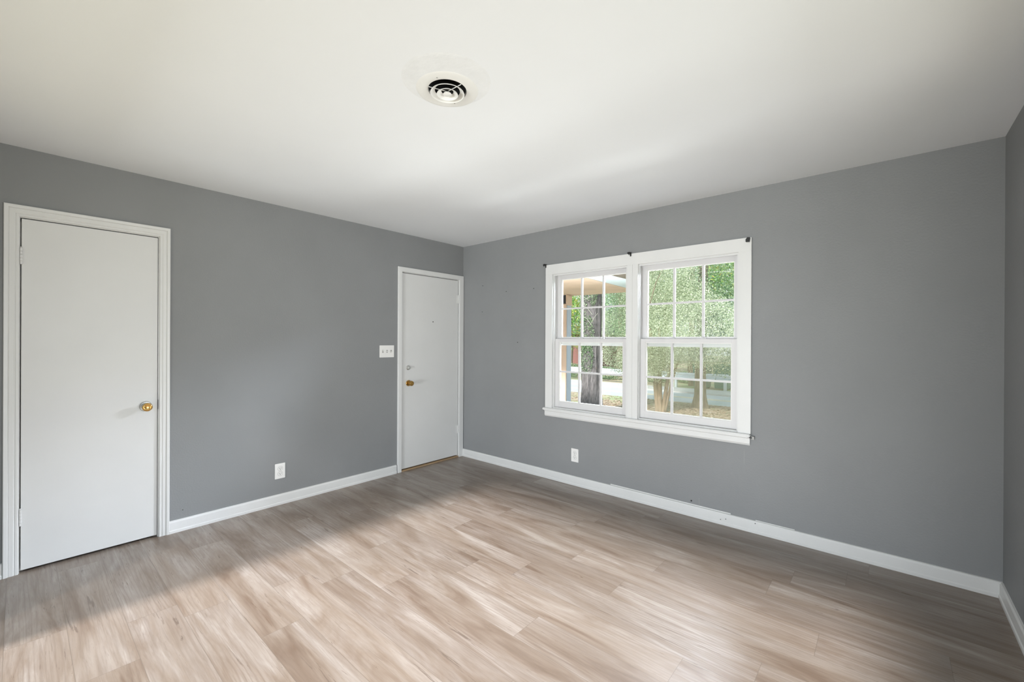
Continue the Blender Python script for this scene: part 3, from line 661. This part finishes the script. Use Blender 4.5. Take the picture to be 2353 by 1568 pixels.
# low shrubs behind the guardrail
for k, (x, y, s, lab) in enumerate(((-9.0, 16.0, .8, 'low green shrub behind the guardrail, seen right of the thick trunk'), (-4.6, 16.2, .65, 'low green shrub behind the guardrail, left of the slim trunk'), (-3.1, 16.9, .6, 'smaller low shrub behind the guardrail beside the slim trunk'), (-7.0, 16.1, .7, 'low green shrub behind the guardrail behind the window mullion'))):
    o = leaves('shrub', [((0, 0, s*.45), (s*1.3, s*.6, s*.5))], 3000, .07, L_DARK, None, 40+k); o.location = (x, y, GZ); tag(o, lab, 'shrub', 'low shrubs behind the guardrail')

# guardrail
r = empty('guardrail', (0, 14.55, GZ)); tag(r, 'long galvanised guardrail on the far side of the road', 'guardrail')
b = MB(); b.prism([(0, .42), (-.03, .44), (-.03, .49), (.02, .52), (.02, .56), (-.03, .59), (-.03, .64), (0, .66), (.004, .66), (.03, .56), (.03, .52), (.004, .42)], lambda y, z, t: Vector((t, y, z)), -22, 8); b.build('rail', M_GALV, r)
for k in range(15):
    b = MB(); x = -20 + k*1.9; b.box(x-.05, x+.05, .035, .14, 0, .66, .005); b.build('rail_post', M_GALV, r)

# parked car beyond the road, far left
r = empty('parked_car', (-12.3, 16.3, GZ)); tag(r, 'pale blue-grey car parked beyond the road beside the porch post', 'car')
prof = [(-2.1, .30), (-2.15, .65), (-1.9, .85), (-1.2, .92), (-.65, 1.38), (.75, 1.40), (1.35, .98), (2.0, .90), (2.15, .60), (2.1, .30)]
b = MB(); b.prism(prof, lambda a, z, t: Vector((a, t, z)), -.85, .85); bmesh.ops.bevel(b.bm, geom=list(b.bm.edges), offset=.05, segments=2, affect='EDGES'); b.build('body', M_CAR, r)
b = MB(); b.prism([(-1.05, .95), (-.6, 1.32), (.70, 1.34), (1.15, .97)], lambda a, z, t: Vector((a, t, z)), -.862, .862); b.build('side_windows', M_DARKGLASS, r)
for x in (-1.35, 1.35):
    for y in (-.86, .70):
        b = MB(); b.lathe((x, y, .32), (0, 1, 0), [(0, 0), (0, .30), (.02, .32), (.14, .32), (.16, .30), (.16, 0)], 24); b.build('wheel', M_TYRE, r, smooth=True)
# houses
def house(x, y, w, d, h, m, label, nw=3):
    r = empty('house', (x, y, GZ)); tag(r, label, 'house', 'houses beyond the road')
    b = MB(); b.box(-w/2, w/2, 0, d, 0, h); b.build('wall', m, r)
    b = MB(); b.prism([(-.5, h), (d/2, h+1.9), (d+.5, h), (d+.5, h-.12), (-.5, h-.12)], lambda yy, z, t: Vector((t, yy, z)), -w/2-.4, w/2+.4); b.build('roof', M_ROOF, r)
    for k in range(nw):
        xx = -w/2 + w*(k+.5)/nw
        b = MB(); b.box(xx-.65, xx+.65, -.05, .02, .95, 2.25, .01); f = b.build('window', M_TRIM, r)
        b = MB(); b.box(xx-.56, xx-.03, -.062, -.05, 1.03, 2.17); b.box(xx+.03, xx+.56, -.062, -.05, 1.03, 2.17); b.build('pane', M_DARKGLASS, f)
house(-20.5, 30, 9, 7, 2.9, M_SIDING, 'pale blue sided house far beyond the road beside the porch post')
house(-12.1, 20, 3.6, 5, 2.5, M_BRICK_FAR, 'low red brick house beyond the road behind the thick trunk', 1)
for x, lab in ((-2.05, 'green wheeled bin behind the guardrail, next to the slim trunk'), (-1.25, 'green wheeled bin behind the guardrail, nearer the right window edge')):
    r = empty('wheeled_bin', (x, 15.3, GZ)); tag(r, lab, 'bin', 'green bins behind the guardrail')
    b = MB(); b.prism([(-.24, .05), (.24, .05), (.30, .95), (-.30, .95)], lambda a, z, t: Vector((a, t, z)), -.3, .3); b.build('bin_body', M_BIN, r)
    b = MB(); b.box(-.32, .32, -.33, .33, .95, 1.02, .02); b.build('lid', M_BIN, r)
    for xw in (-.2, .14):
        b = MB(); b.lathe((xw, .26, .1), (1, 0, 0), [(0, 0), (0, .1), (.06, .1), (.06, 0)], 16); b.build('wheel', M_TYRE, r)
# utility pole and wire
r = empty('utility_pole', (-2.7, 15.9, GZ)); tag(r, 'tall brown utility pole beyond the road with a wire', 'utility pole')
b = MB(); b.tube([(0, 0, -.05), (.05, 0, 8.5)], [.13, .09], 12); b.build('pole', M_WOODPOLE, r)
b = MB(); b.tube([(-14, 0, 4.9), (-7, 0, 4.72), (0, 0, 4.9), (5, 0, 4.75), (12, 0, 4.9)], .016, 6); b.build('wire', M_CONC, r)
# leaf litter on the lawn
g = np.random.default_rng(33); nL = 14000
px = np.concatenate([g.normal(-.3, 1.3, nL//2), g.uniform(-6, 3, nL//2)]); py = np.concatenate([g.normal(8.6, 1.1, nL//2), g.uniform(4, 10.4, nL//2)])
ok = (py < 10.4) & (py > 2.5); px, py = px[ok], py[ok]; n_ = len(px); ang = g.uniform(0, 6.28, n_); s = g.uniform(.02, .05, n_)
u = np.stack([np.cos(ang), np.sin(ang), g.uniform(-.3, .3, n_)], 1)*s[:, None]; v_ = np.stack([-np.sin(ang), np.cos(ang), g.uniform(-.3, .3, n_)], 1)*s[:, None]*.7
c = np.stack([px, py, np.full(n_, GZ+.012)], 1); V = np.stack([c-u, c-v_, c+u, c+v_], 1).reshape(-1, 3)
me = bpy.data.meshes.new('leaf_litter'); me.vertices.add(4*n_); me.vertices.foreach_set('co', V.ravel()); me.loops.add(4*n_); me.loops.foreach_set('vertex_index', np.arange(4*n_, dtype=np.int32))
me.polygons.add(n_); me.polygons.foreach_set('loop_start', np.arange(0, 4*n_, 4, dtype=np.int32)); me.update(calc_edges=True)
o = link('leaf_litter', me, L_FALLEN); tag(o, 'scattered brown fallen leaves on the front lawn', 'fallen leaves', kind='stuff')
